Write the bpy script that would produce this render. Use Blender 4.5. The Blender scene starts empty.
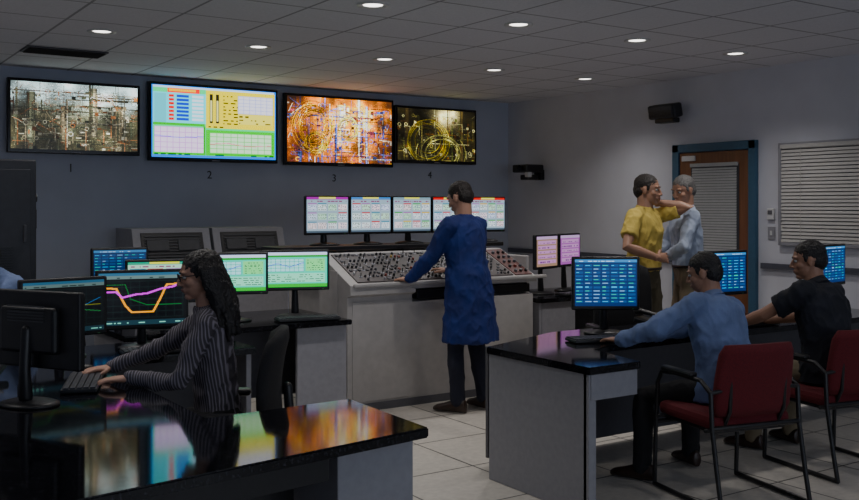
import bpy, bmesh, math, random
import numpy as np
from mathutils import Vector as V, Matrix, noise
random.seed(7); rng=np.random.default_rng(7)
sc=bpy.context.scene

# ---------------- materials ----------------
def pmat(name,col,rough=.6,metal=0,ns=0,namt=.15,bump=0,bs=60,emit=0,coat=0):
    m=bpy.data.materials.new(name); m.use_nodes=True
    nt=m.node_tree; b=nt.nodes['Principled BSDF']
    b.inputs['Base Color'].default_value=(*col,1); b.inputs['Roughness'].default_value=rough
    b.inputs['Metallic'].default_value=metal
    tc=nt.nodes.new('ShaderNodeTexCoord')
    if ns:
        n=nt.nodes.new('ShaderNodeTexNoise'); n.inputs['Scale'].default_value=ns; n.inputs['Detail'].default_value=5
        r=nt.nodes.new('ShaderNodeValToRGB')
        r.color_ramp.elements[0].position=.35; r.color_ramp.elements[1].position=.65
        r.color_ramp.elements[0].color=(*[c*(1-namt) for c in col],1)
        r.color_ramp.elements[1].color=(*[min(1,c*(1+namt)) for c in col],1)
        nt.links.new(tc.outputs['Object'],n.inputs['Vector']); nt.links.new(n.outputs['Fac'],r.inputs['Fac'])
        nt.links.new(r.outputs['Color'],b.inputs['Base Color'])
    if bump:
        n2=nt.nodes.new('ShaderNodeTexNoise'); n2.inputs['Scale'].default_value=bs; n2.inputs['Detail'].default_value=4
        bp=nt.nodes.new('ShaderNodeBump'); bp.inputs['Strength'].default_value=bump; bp.inputs['Distance'].default_value=.01
        nt.links.new(tc.outputs['Object'],n2.inputs['Vector']); nt.links.new(n2.outputs['Fac'],bp.inputs['Height'])
        nt.links.new(bp.outputs['Normal'],b.inputs['Normal'])
    if emit:
        b.inputs['Emission Color'].default_value=(*col,1); b.inputs['Emission Strength'].default_value=emit
    return m

def tilemat(name,col,line,tx,ty,mort,offx,offy,rough,ns,namt):
    m=pmat(name,col,rough); nt=m.node_tree; b=nt.nodes['Principled BSDF']
    tc=nt.nodes.new('ShaderNodeTexCoord'); mp=nt.nodes.new('ShaderNodeMapping')
    mp.inputs['Location'].default_value=(offx,offy,0)
    br=nt.nodes.new('ShaderNodeTexBrick'); br.offset=0; br.squash=1
    br.inputs['Scale'].default_value=1; br.inputs['Mortar Size'].default_value=mort; br.inputs['Mortar Smooth'].default_value=.1
    br.inputs['Brick Width'].default_value=tx; br.inputs['Row Height'].default_value=ty; br.inputs['Bias'].default_value=0
    n=nt.nodes.new('ShaderNodeTexNoise'); n.inputs['Scale'].default_value=ns; n.inputs['Detail'].default_value=6
    r=nt.nodes.new('ShaderNodeValToRGB'); r.color_ramp.elements[0].position=.3; r.color_ramp.elements[1].position=.7
    r.color_ramp.elements[0].color=(*[c*(1-namt) for c in col],1); r.color_ramp.elements[1].color=(*[min(1,c*(1+namt)) for c in col],1)
    L=nt.links.new
    L(tc.outputs['Object'],mp.inputs['Vector']); L(mp.outputs['Vector'],br.inputs['Vector'])
    L(tc.outputs['Object'],n.inputs['Vector']); L(n.outputs['Fac'],r.inputs['Fac'])
    L(r.outputs['Color'],br.inputs['Color1']); L(r.outputs['Color'],br.inputs['Color2'])
    br.inputs['Mortar'].default_value=(*line,1)
    L(br.outputs['Color'],b.inputs['Base Color'])
    bp=nt.nodes.new('ShaderNodeBump'); bp.inputs['Strength'].default_value=.3; bp.inputs['Distance'].default_value=.004; bp.invert=True
    L(br.outputs['Fac'],bp.inputs['Height']); L(bp.outputs['Normal'],b.inputs['Normal'])
    return m

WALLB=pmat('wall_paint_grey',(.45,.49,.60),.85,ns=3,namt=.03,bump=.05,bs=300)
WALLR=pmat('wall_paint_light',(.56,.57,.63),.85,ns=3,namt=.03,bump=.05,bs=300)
FLOOR=tilemat('floor_tile',(.60,.56,.50),(.06,.055,.05),.61,.61,.006,.25,.33,.35,25,.10)
CEIL=tilemat('ceiling_tile',(.66,.66,.71),(.30,.30,.33),.5875,.61,.010,4.285+.5875*.5+5.875,4.07+.305+6.1,.9,60,.05)
BLACK=pmat('black_plastic',(.012,.012,.014),.4,ns=40,namt=.1)
BLACKG=pmat('black_gloss',(.008,.008,.01),.12,ns=10,namt=.1)
DARKG=pmat('dark_grey_metal',(.045,.047,.055),.5,ns=20,namt=.1)
RACK=pmat('rack_enamel',(.028,.03,.038),.5,ns=20,namt=.1)
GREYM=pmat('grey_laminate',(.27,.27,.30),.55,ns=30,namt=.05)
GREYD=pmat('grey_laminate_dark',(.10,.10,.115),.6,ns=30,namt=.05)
CONS=pmat('console_enamel',(.42,.40,.39),.5,ns=15,namt=.05)
PANEL=pmat('console_panel',(.085,.07,.068),.45,ns=20,namt=.1)
PANELR=pmat('console_panel_red',(.12,.045,.04),.5,ns=20,namt=.1)
CHROME=pmat('brushed_metal',(.6,.6,.6),.25,1)
WHITEP=pmat('white_plastic',(.6,.6,.6),.5,ns=20,namt=.03)
RED=pmat('red_plastic',(.20,.03,.02),.4,ns=20,namt=.03)
YEL=pmat('yellow_plastic',(.40,.28,.05),.4,ns=20,namt=.03)
GRN=pmat('green_plastic',(.05,.22,.08),.4,ns=20,namt=.03)
TEAL=pmat('teal_paint',(.035,.10,.17),.5,ns=20,namt=.05)
RAIL=pmat('chair_rail_vinyl',(.07,.075,.10),.6,ns=20,namt=.05)
BLIND=pmat('blind_slats',(.36,.37,.37),.6,ns=20,namt=.03)
BLINDW=pmat('blind_slats_window',(.47,.46,.44),.6,ns=20,namt=.03)
LAMP=pmat('lamp_glow',(1,.95,.88),.5,emit=4)
REDFAB=pmat('red_upholstery',(.12,.008,.013),.9,ns=200,namt=.25,bump=.3,bs=400)
BLKFAB=pmat('black_upholstery',(.012,.012,.014),.85,ns=200,namt=.3,bump=.3,bs=400)
def granite():
    m=pmat('black_granite',(.01,.01,.012),.07); nt=m.node_tree; b=nt.nodes['Principled BSDF']
    b.inputs['Specular IOR Level'].default_value=.38
    tc=nt.nodes.new('ShaderNodeTexCoord'); n=nt.nodes.new('ShaderNodeTexNoise'); n.inputs['Scale'].default_value=90; n.inputs['Detail'].default_value=8
    r=nt.nodes.new('ShaderNodeValToRGB'); r.color_ramp.elements[0].position=.55; r.color_ramp.elements[0].color=(.004,.004,.006,1)
    r.color_ramp.elements[1].position=.75; r.color_ramp.elements[1].color=(.05,.05,.06,1)
    nt.links.new(tc.outputs['Object'],n.inputs['Vector']); nt.links.new(n.outputs['Fac'],r.inputs['Fac']); nt.links.new(r.outputs['Color'],b.inputs['Base Color'])
    return m
GRAN=granite()
def wood():
    m=pmat('door_wood',(.12,.05,.02),.45); nt=m.node_tree; b=nt.nodes['Principled BSDF']
    tc=nt.nodes.new('ShaderNodeTexCoord'); mp=nt.nodes.new('ShaderNodeMapping'); mp.inputs['Scale'].default_value=(20,20,1.2)
    n=nt.nodes.new('ShaderNodeTexNoise'); n.inputs['Scale'].default_value=2; n.inputs['Detail'].default_value=6
    r=nt.nodes.new('ShaderNodeValToRGB'); r.color_ramp.elements[0].color=(.09,.032,.012,1); r.color_ramp.elements[1].color=(.25,.10,.04,1)
    L=nt.links.new; L(tc.outputs['Object'],mp.inputs['Vector']); L(mp.outputs['Vector'],n.inputs['Vector']); L(n.outputs['Fac'],r.inputs['Fac']); L(r.outputs['Color'],b.inputs['Base Color'])
    return m
WOOD=wood()
def stripes():
    m=pmat('striped_blouse',(.03,.03,.04),.8); nt=m.node_tree; b=nt.nodes['Principled BSDF']
    tc=nt.nodes.new('ShaderNodeTexCoord'); w=nt.nodes.new('ShaderNodeTexWave'); w.bands_direction='DIAGONAL'
    w.inputs['Scale'].default_value=34; w.inputs['Distortion'].default_value=.6
    mp=nt.nodes.new('ShaderNodeMapping'); mp.inputs['Scale'].default_value=(1,-1,.15)
    r=nt.nodes.new('ShaderNodeValToRGB'); r.color_ramp.elements[0].position=.5; r.color_ramp.elements[0].color=(.05,.045,.055,1)
    r.color_ramp.elements[1].position=.95; r.color_ramp.elements[1].color=(.22,.20,.24,1)
    L=nt.links.new; L(tc.outputs['Object'],mp.inputs['Vector']); L(mp.outputs['Vector'],w.inputs['Vector']); L(w.outputs['Fac'],r.inputs['Fac']); L(r.outputs['Color'],b.inputs['Base Color'])
    return m
STRIPE=stripes()
def screenmat():
    m=bpy.data.materials.new('display_screen'); m.use_nodes=True; nt=m.node_tree; b=nt.nodes['Principled BSDF']
    a=nt.nodes.new('ShaderNodeAttribute'); a.attribute_name='Col'
    b.inputs['Base Color'].default_value=(.01,.01,.01,1); b.inputs['Roughness'].default_value=.3
    nt.links.new(a.outputs['Color'],b.inputs['Emission Color']); b.inputs['Emission Strength'].default_value=1.25
    return m
SCREEN=screenmat()
SK1=pmat('skin_light',(.46,.25,.17),.5,ns=15,namt=.06)
SK2=pmat('skin_tan',(.38,.20,.13),.5,ns=15,namt=.06)
LIPS=pmat('lips',(.30,.12,.10),.45)
EYEW=pmat('eye_white',(.4,.4,.38),.2); IRIS=pmat('eye_iris',(.02,.012,.01),.1)
HBLK=pmat('hair_black',(.008,.006,.006),.42,ns=120,namt=.5,bump=.6,bs=150)
HBRN=pmat('hair_dark_brown',(.014,.009,.007),.55,ns=120,namt=.5,bump=.6,bs=150)
HGRY=pmat('hair_grey',(.13,.125,.12),.6,ns=120,namt=.4,bump=.6,bs=150)
COAT=pmat('blue_coat_cloth',(.004,.020,.14),.8,ns=6,namt=.2,bump=.25,bs=40)
YSH=pmat('yellow_polo_cloth',(.54,.40,.08),.8,ns=8,namt=.15,bump=.25,bs=50)
LBS=pmat('light_blue_shirt_cloth',(.36,.42,.54),.8,ns=8,namt=.12,bump=.25,bs=50)
MBS=pmat('blue_shirt_cloth',(.14,.20,.38),.8,ns=8,namt=.15,bump=.25,bs=50)
DKS=pmat('dark_polo_cloth',(.010,.012,.02),.8,ns=8,namt=.2,bump=.25,bs=50)
NAVY=pmat('navy_trousers_cloth',(.010,.013,.03),.85,ns=8,namt=.2,bump=.2,bs=50)
KHAKI=pmat('khaki_trousers_cloth',(.20,.16,.10),.85,ns=8,namt=.15,bump=.2,bs=50)
OLIVE=pmat('olive_trousers_cloth',(.10,.085,.05),.85,ns=8,namt=.15,bump=.2,bs=50)
BLKT=pmat('black_trousers_cloth',(.010,.010,.012),.85,ns=8,namt=.2,bump=.2,bs=50)
SHOE=pmat('shoe_leather',(.03,.015,.01),.4,ns=30,namt=.2)
BELT=pmat('belt_leather',(.02,.012,.008),.4,ns=30,namt=.2)

# ---------------- mesh builder ----------------
def boxgeo(c,s,bev=0,seg=2,R=None):
    bm=bmesh.new(); bmesh.ops.create_cube(bm,size=1)
    bmesh.ops.scale(bm,vec=s,verts=bm.verts)
    if bev>0: bmesh.ops.bevel(bm,geom=bm.edges[:],offset=min(bev,min(s)*.49),segments=seg,affect='EDGES',profile=.5)
    vs=[v.co.copy() for v in bm.verts]; 
    for i,v in enumerate(bm.verts): v.index=i
    fs=[[v.index for v in f.verts] for f in bm.faces]; bm.free()
    if R is not None: vs=[R@v for v in vs]
    c=V(c); return [v+c for v in vs],fs
def ringgeo(rings,n=20,close=True,power=1.0):
    vs=[];fs=[]
    for (c,u,v) in rings:
        for i in range(n):
            a=2*math.pi*i/n; ca,sa=math.cos(a),math.sin(a)
            if power!=1.0:
                ca=math.copysign(abs(ca)**power,ca); sa=math.copysign(abs(sa)**power,sa)
            vs.append(c+u*ca+v*sa)
    for k in range(len(rings)-1):
        for i in range(n):
            j=(i+1)%n; fs.append([k*n+i,k*n+j,(k+1)*n+j,(k+1)*n+i])
    if close:
        vs.append(rings[0][0].copy()); a=len(vs)-1
        vs.append(rings[-1][0].copy()); b=len(vs)-1; o=(len(rings)-1)*n
        for i in range(n):
            j=(i+1)%n; fs.append([a,j,i]); fs.append([b,o+i,o+j])
    return vs,fs
def tubegeo(pts,rads,n=12,cap=True):
    pts=[V(p) for p in pts]
    if not hasattr(rads,'__len__'): rads=[rads]*len(pts)
    T=[]
    for i in range(len(pts)):
        a=pts[max(0,i-1)]; b=pts[min(len(pts)-1,i+1)]; t=(b-a)
        T.append(t.normalized() if t.length>1e-9 else V((0,0,1)))
    t=T[0]; ref=V((0,0,1)) if abs(t.z)<.9 else V((1,0,0)); u=t.cross(ref).normalized()
    rings=[]
    def add(c,r,t,u):
        w=t.cross(u).normalized(); rings.append((c,u*r,w*r))
    if cap:
        for k in (80,50,25): 
            a=math.radians(k); add(pts[0]-T[0]*rads[0]*math.sin(a),rads[0]*math.cos(a),T[0],u)
    for i in range(len(pts)):
        u=(u-T[i]*u.dot(T[i])).normalized(); add(pts[i],rads[i],T[i],u)
    if cap:
        for k in (25,50,80):
            a=math.radians(k); add(pts[-1]+T[-1]*rads[-1]*math.sin(a),rads[-1]*math.cos(a),T[-1],u)
    return ringgeo(rings,n)
def ellgeo(c,r,R=None,n=16,m=10):
    rings=[]; c=V(c)
    if R is None: R=Matrix.Identity(3)
    for k in range(m+1):
        a=math.pi*(k/m)*.96+math.pi*.02-math.pi/2
        rings.append((c+R@V((0,0,r[2]*math.sin(a))),R@V((r[0]*math.cos(a),0,0)),R@V((0,r[1]*math.cos(a),0))))
    return ringgeo(rings,n)
class MB:
    def __init__(s): s.v=[];s.f=[];s.m=[];s.sm=[];s.mats=[];s.col=[];s.hascol=False
    def mi(s,m):
        if m not in s.mats: s.mats.append(m)
        return s.mats.index(m)
    def add(s,g,m,smooth=False,M=None,cols=None):
        vs,fs=g; b=len(s.v)
        if M is not None: vs=[M@V(v) for v in vs]
        s.v.extend([tuple(v) for v in vs]); s.f.extend([[b+i for i in f] for f in fs])
        k=s.mi(m); s.m.extend([k]*len(fs)); s.sm.extend([smooth]*len(fs))
        if cols is None: s.col.extend([(1,1,1)]*len(fs))
        else: s.col.extend(cols); s.hascol=True
    def box(s,c,sz,m,bev=0,R=None,M=None): s.add(boxgeo(c,sz,bev,2,R),m,False,M)
    def tube(s,p,r,m,n=10,M=None): s.add(tubegeo(p,r,n),m,True,M)
    def cyl(s,p0,p1,r,m,n=20,r2=None,M=None):
        p0=V(p0);p1=V(p1);t=(p1-p0).normalized(); ref=V((0,0,1)) if abs(t.z)<.9 else V((1,0,0))
        u=t.cross(ref).normalized(); w=t.cross(u); r2=r if r2 is None else r2
        vs,fs=ringgeo([(p0,u*r,w*r),(p1,u*r2,w*r2)],n); s.add((vs,fs),m,False,M)
    def prism(s,poly,z0,z1,m,bev=0):
        bm=bmesh.new(); vs=[bm.verts.new((x,y,z0)) for x,y in poly]; f=bm.faces.new(vs)
        r=bmesh.ops.extrude_face_region(bm,geom=[f]); nv=[g for g in r['geom'] if isinstance(g,bmesh.types.BMVert)]
        for v in nv: v.co.z=z1
        bmesh.ops.recalc_face_normals(bm,faces=bm.faces)
        if bev: bmesh.ops.bevel(bm,geom=bm.edges[:],offset=bev,segments=2,affect='EDGES')
        bm.verts.index_update()
        g=([v.co.copy() for v in bm.verts],[[v.index for v in f.verts] for f in bm.faces]); bm.free(); s.add(g,m)
    def screen(s,cv,c,w,h,M=None,gain=1.0,sat=1.45):
        a=np.clip(cv.a,0,1); a=np.where(a<=.04045,a/12.92,((a+.055)/1.055)**2.4)
        lum=(a*np.array([.2126,.7152,.0722])).sum(2,keepdims=True); a=np.clip(lum+(a-lum)*sat,0,2)*gain
        H,W=a.shape[:2]; c=V(c)
        vs=[c+V(((i/W-.5)*w,0,(.5-j/H)*h)) for j in range(H+1) for i in range(W+1)]
        fs=[[(j+1)*(W+1)+i,(j+1)*(W+1)+i+1,j*(W+1)+i+1,j*(W+1)+i] for j in range(H) for i in range(W)]
        s.add((vs,fs),SCREEN,False,M,cols=[tuple(x) for x in a.reshape(-1,3)])
    def done(s,name,loc=(0,0,0),rz=0,parent=None):
        me=bpy.data.meshes.new(name); me.from_pydata(s.v,[],s.f)
        for m in s.mats: me.materials.append(m)
        me.polygons.foreach_set('material_index',s.m); me.polygons.foreach_set('use_smooth',s.sm)
        if s.hascol:
            at=me.color_attributes.new('Col','FLOAT_COLOR','CORNER')
            ln=np.array([len(f) for f in s.f]); c=np.repeat(np.array(s.col,dtype=np.float32),ln,axis=0)
            c=np.hstack([c,np.ones((len(c),1),np.float32)]); at.data.foreach_set('color',c.ravel())
        me.update()
        o=bpy.data.objects.new(name,me); sc.collection.objects.link(o); o.location=loc; o.rotation_euler=(0,0,rz)
        if parent: o.parent=parent
        return o

# ---------------- display canvases ----------------
class Cv:
    def __init__(s,w,h,bg): s.w=w;s.h=h;s.a=np.zeros((h,w,3))+np.array(bg)
    def rect(s,x0,y0,x1,y1,c):
        s.a[int(y0*s.h):max(int(y0*s.h)+1,int(y1*s.h)),int(x0*s.w):max(int(x0*s.w)+1,int(x1*s.w))]=c
    def dot(s,x,y,r,c):
        X=int(x);Y=int(y);r=max(0,int(r)); s.a[max(0,Y-r):max(0,Y+r+1),max(0,X-r):max(0,X+r+1)]=c
    def line(s,pts,c,th=0):
        for (x0,y0),(x1,y1) in zip(pts[:-1],pts[1:]):
            n=int(max(abs(x1-x0)*s.w,abs(y1-y0)*s.h))+1
            for k in range(n+1):
                t=k/n; s.dot((x0+(x1-x0)*t)*s.w,(y0+(y1-y0)*t)*s.h,th,c)
    def text(s,x0,y0,x1,y1,c,rows,dens=.6):
        for r in range(rows):
            y=y0+(y1-y0)*(r+.5)/rows; x=x0
            while x<x1:
                l=random.uniform(.02,.09)*(1 if x1-x0>.3 else .5)
                if random.random()<dens: s.rect(x,y,min(x+l,x1),y+.4*(y1-y0)/rows,c)
                x+=l+.02
    def grid(s,x0,y0,x1,y1,nx,ny,c):
        for i in range(nx+1): x=x0+(x1-x0)*i/nx; s.line([(x,y0),(x,y1)],c)
        for i in range(ny+1): y=y0+(y1-y0)*i/ny; s.line([(x0,y),(x1,y)],c)
    def vpipe(s,x,y0,y1,wd,c):      # shaded upright pipe / vessel, wd in pixels
        X=int(x*s.w);a=max(0,int(y0*s.h));b=min(s.h,int(y1*s.h)); c=np.array(c)
        for k in range(wd):
            if 0<=X+k<s.w: t=(k+.5)/wd; s.a[a:b,X+k]=c*(.25+1.0*math.sin(math.pi*min(1,t*.8+.12))**1.5)
        for y in range(a+3,b,max(8,wd*2)):
            s.a[y:y+1,max(0,X-1):min(s.w,X+wd+1)]*=.55
    def hpipe(s,y,x0,x1,wd,c):
        Y=int(y*s.h);a=max(0,int(x0*s.w));b=min(s.w,int(x1*s.w)); c=np.array(c)
        for k in range(wd):
            if 0<=Y+k<s.h: t=(k+.5)/wd; s.a[Y+k,a:b]=c*(1.2-.95*t)
        for x in range(a+4,b,max(10,wd*3)):
            s.a[max(0,Y-1):Y+wd+1,x:x+1]*=1.4
def smoothnoise(r,h,w,cell):
    g=r.random((h//cell+3,w//cell+3)); y=np.arange(h)/cell; x=np.arange(w)/cell
    y0=y.astype(int);x0=x.astype(int);fy=(y-y0)[:,None];fx=(x-x0)[None,:]; fy=fy*fy*(3-2*fy);fx=fx*fx*(3-2*fx)
    a=g[y0][:,x0];b=g[y0][:,x0+1];c=g[y0+1][:,x0];d=g[y0+1][:,x0+1]
    return (a*(1-fx)+b*fx)*(1-fy)+(c*(1-fx)+d*fx)*fy
def cv_plant(seed,pal,bg,hl,bright,vessels,nv,nh,ndetail,loops,contrast,sky=None):
    """camera view of process plant: haze/ground, vessels, pipe racks, braces, hoses, clutter"""
    r=random.Random(seed); nr=np.random.default_rng(seed); Wd,Hd=240,136; c=Cv(Wd,Hd,bg)
    m=smoothnoise(nr,Hd,Wd,34)*.6+smoothnoise(nr,Hd,Wd,10)*.4
    yy,xx=np.mgrid[0:Hd,0:Wd]; bx,by,br=bright
    glow=np.exp(-(((xx/Wd-bx)/br)**2+((yy/Hd-by)/(br*1.3))**2))
    c.a=np.array(bg)*(.3+1.4*m[...,None])+np.array(hl)*glow[...,None]*(.5+.6*m[...,None])
    if sky is not None:
        k=np.clip((.42-yy/Hd+.12*smoothnoise(nr,Hd,Wd,20))*4,0,1)[...,None]; c.a=c.a*(1-k)+np.array(sky)*k
    def pc(f0=.4,f1=1.0): return np.array(r.choice(pal))*r.uniform(f0,f1)
    for (x,y0,y1,w,col) in vessels: c.vpipe(x,y0,y1,w,col)
    for k in range(nh): x=r.uniform(-.1,.8); c.hpipe(r.uniform(.12,.95),x,x+r.uniform(.15,.7),r.choice([1,1,2,2,3]),pc())
    for k in range(nv): y=r.uniform(-.1,.7); c.vpipe(r.random(),y,y+r.uniform(.2,.8),r.choice([1,1,2,2,3,4]),pc())
    for k in range(ndetail):
        x,y=r.random(),r.uniform(.1,1); q=r.random()
        if q<.35: c.rect(x,y,x+r.uniform(.008,.04),y+r.uniform(.01,.06),pc(.3,1.1))
        elif q<.6: c.line([(x,y),(x+r.uniform(-.12,.12),y+r.uniform(-.15,.15))],pc(.4,1.1))
        elif q<.8:   # 90 degree bend
            a,b_=r.uniform(.02,.12),r.uniform(.03,.2); col=pc(.5,1.1); c.line([(x,y),(x+a,y),(x+a,y+b_)],col)
        else:        # valve wheel / gauge
            rr=r.uniform(.008,.02); c.line([(x+rr*math.cos(t*.7),y+1.7*rr*math.sin(t*.7)) for t in range(10)],pc(.6,1.2))
    for (cx,cy,rx,ry,col,cnt) in loops:   # coiled hoses
        for q in range(cnt):
            f=r.uniform(.5,1.0); k1=r.uniform(.55,1.15); ox=r.uniform(-.02,.02);oy=r.uniform(-.03,.03); a0=r.uniform(0,6.3); sp=r.uniform(2.5,6.3)
            pts=[(cx+ox+rx*k1*math.cos(a0+sp*t/36),cy+oy+ry*k1*math.sin(a0+sp*t/36)) for t in range(37)]
            c.line([(a+.003,b+.008) for a,b in pts],np.array(col)*f*.25,0); c.line(pts,np.array(col)*f,0)
    sh=smoothnoise(nr,Hd,Wd,26); c.a*=(.45+.85*sh+.35*glow)[...,None]
    sp=nr.random((Hd,Wd)); c.a=np.where((sp>.97)[...,None],c.a*1.6+.05,c.a); c.a=np.where((sp<.05)[...,None],c.a*.45,c.a)
    c.a=np.clip(c.a,0,1)**contrast
    return c
def cv_hmi_big():
    c=Cv(200,112,(.30,.50,.85))
    c.rect(.01,.015,.985,.04,(.8,.9,1)); c.rect(.01,.04,.99,.97,(.45,.9,.65))
    c.rect(.12,.04,.37,.10,(.95,.30,.1)); c.rect(.13,.05,.34,.085,(1,.8,.15))
    c.rect(.01,.10,.42,.52,(.55,.90,.95)); c.rect(.02,.12,.11,.52,(.5,.8,.85))
    for k in range(7):
        y=.13+k*.054; c.rect(.13,y,.17,y+.035,(.85,.1,.1)); c.rect(.19,y,.29,y+.035,(.1,.25,.75)); c.rect(.31,y,.40,y+.035,(.9,.95,1))
    c.rect(.42,.04,.99,.58,(.96,.90,.28))
    for x in (.45,.50): c.rect(x,.09,x+.028,.5,(.12,.12,.1)); c.rect(x+.008,.18,x+.02,.48,(.9,.9,.7))
    c.text(.44,.52,.56,.57,(.2,.2,.1),1)
    c.text(.56,.08,.68,.52,(.25,.25,.1),9,.8)
    c.rect(.68,.09,.97,.34,(.93,.93,.97)); c.grid(.68,.09,.97,.34,6,5,(.72,.74,.9)); c.rect(.68,.36,.97,.5,(.95,.92,.6)); c.text(.69,.36,.96,.5,(.4,.35,.1),3)
    c.rect(.42,.60,.99,.97,(.2,.8,.25)); c.rect(.45,.64,.96,.92,(.85,.97,.85)); c.grid(.45,.64,.96,.92,9,5,(.5,.8,.5)); c.line([(.45,.8),(.6,.78),(.75,.82),(.96,.8)],(.9,.2,.6))
    c.rect(.01,.52,.41,.56,(.15,.75,.3)); c.rect(.02,.58,.40,.93,(.93,.88,.97)); c.grid(.02,.58,.40,.93,8,5,(.78,.62,.85)); c.line([(.02,.7),(.2,.72),(.40,.7)],(.3,.3,.9))
    c.rect(.40,.56,.415,.97,(.1,.7,.35)); c.rect(.01,.93,.41,.97,(.2,.8,.3)); c.text(.02,.94,.98,.97,(.1,.35,.15),1)
    return c
def cv_mimic(seed,hdr,bg=(.60,.68,.74)):
    rr=random.Random(seed); random.seed(seed); c=Cv(76,58,bg)
    c.rect(0,0,1,.07,hdr); c.rect(.3,.01,.7,.055,(.9,.9,.5)); c.text(.04,.09,.96,.15,(.5,.25,.4),1)
    for r in range(3):
        for k in range(4):
            x=.03+k*.245;y=.18+r*.26; c.rect(x,y,x+.21,y+.21,rr.choice([(.85,.9,.92),(.74,.88,.80),(.90,.85,.88),(.8,.85,.93)])); c.text(x+.01,y+.03,x+.20,y+.19,rr.choice([(.12,.35,.22),(.42,.18,.3),(.18,.28,.5)]),4,.85)
            c.rect(x,y,x+.21,y+.035,rr.choice([(.25,.6,.3),(.7,.22,.22),(.25,.5,.6),(.78,.65,.2),(.6,.4,.65),(.6,.68,.72),(.6,.68,.72)]))
    c.rect(0,.95,1,1,(.3,.35,.4)); return c
def cv_green(seed):
    random.seed(seed); c=Cv(84,50,(.35,.85,.75)); c.rect(0,0,1,.08,(.85,.9,1)); c.rect(0,.08,1,.14,(.1,.6,.3))
    c.rect(.03,.18,.62,.55,(.75,.95,.97)); c.grid(.03,.18,.62,.55,8,4,(.45,.75,.72)); c.line([(.03,.4),(.2,.32),(.4,.42),(.62,.3)],(.1,.2,.8))
    c.rect(.66,.18,.97,.55,(.6,.92,.65)); c.text(.68,.2,.95,.53,(.05,.35,.25),6,.8)
    c.rect(.03,.6,.97,.86,(.65,.93,.82)); c.text(.05,.62,.95,.85,(.1,.4,.3),4,.8); c.rect(0,.9,1,1,(.1,.7,.35)); return c
def cv_plot(full=True):
    c=Cv(150,96,(.02,.025,.03)); c.rect(0,0,1,.06,(.2,.33,.42)); c.rect(0,.06,1,.12,(.35,.42,.42)); c.text(.02,.07,.98,.11,(.1,.15,.15),1)
    c.rect(.06,.16,.97,.86,(.008,.012,.02)); c.grid(.06,.16,.97,.86,9,6,(.07,.11,.11))
    if full:
        c.line([(.08,.22),(.3,.22),(.36,.5),(.55,.62),(.95,.62)],(.1,.45,.25))
        c.line([(.08,.28),(.20,.30),(.30,.62),(.38,.76),(.62,.76),(.72,.45),(.78,.24),(.95,.22)],(.85,.6,.1),1)
        c.line([(.08,.36),(.20,.36),(.27,.47),(.40,.42),(.55,.40),(.7,.32),(.85,.28),(.95,.22)],(.75,.1,.8),1)
    else:
        c.line([(.08,.3),(.3,.35),(.4,.6),(.6,.55),(.95,.62)],(.25,.5,.3)); c.line([(.08,.7),(.5,.66),(.95,.35)],(.2,.4,.6)); c.line([(.08,.5),(.95,.48)],(.5,.5,.2))
    c.rect(0,.91,1,1,(.10,.17,.2)); c.text(.03,.92,.97,.98,(.5,.7,.65),1); return c
def cv_bluetab(seed,bg=(.04,.16,.34)):
    random.seed(seed); c=Cv(90,66,bg); c.rect(0,0,1,.07,(.3,.5,.7)); c.text(.02,.01,.9,.06,(.8,.9,1),1)
    for r in range(11):
        y=.11+r*.078
        for k in range(7):
            x=.02+k*.14; c.rect(x,y,x+.12,y+.045,(.08,.28,.48)); 
            if random.random()<.85: c.rect(x+.01,y+.012,x+random.uniform(.05,.11),y+.03,random.choice([(.35,.7,.9),(.3,.75,.65),(.6,.75,.9)]))
    return c
def cv_pink(seed):
    random.seed(seed); c=Cv(50,42,(.65,.40,.68) if seed%2 else (.65,.55,.48)); c.rect(0,0,1,.1,(.8,.7,.85))
    for r in range(5): c.rect(.06,.16+r*.16,.94,.27+r*.16,(.8,.62,.8)); c.text(.08,.17+r*.16,.9,.26+r*.16,(.4,.2,.5),1)
    return c

# ---------------- room shell ----------------
XL,YR,HC=-8.8,-12.2,2.79
def shell(name,lo,hi,m):
    b=MB(); b.box([(a+d)/2 for a,d in zip(lo,hi)],[d-a for a,d in zip(lo,hi)],m); return b.done(name)
shell('floor',(XL,YR,-.1),(0,0,0),FLOOR)
shell('ceiling',(XL,YR,HC),(0,0,HC+.1),CEIL)
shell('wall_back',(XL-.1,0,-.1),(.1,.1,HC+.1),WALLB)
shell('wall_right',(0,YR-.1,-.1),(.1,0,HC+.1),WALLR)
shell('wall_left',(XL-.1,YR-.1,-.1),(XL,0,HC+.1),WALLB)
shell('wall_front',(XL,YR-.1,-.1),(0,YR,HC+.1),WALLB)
shell('baseboard_back',(XL,-.015,0),(0,0,.1),RAIL)
shell('baseboard_right',(-.015,-2.64,0),(0,-.015,.1),RAIL)
shell('baseboard_right_near',(-.015,YR,0),(0,-3.68,.1),RAIL)
shell('trim_1',(-.03,-2.64,.98),(0,-.03,1.03),RAIL)
shell('trim_2',(-.03,YR,.98),(0,-3.68,1.03),RAIL)

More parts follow.
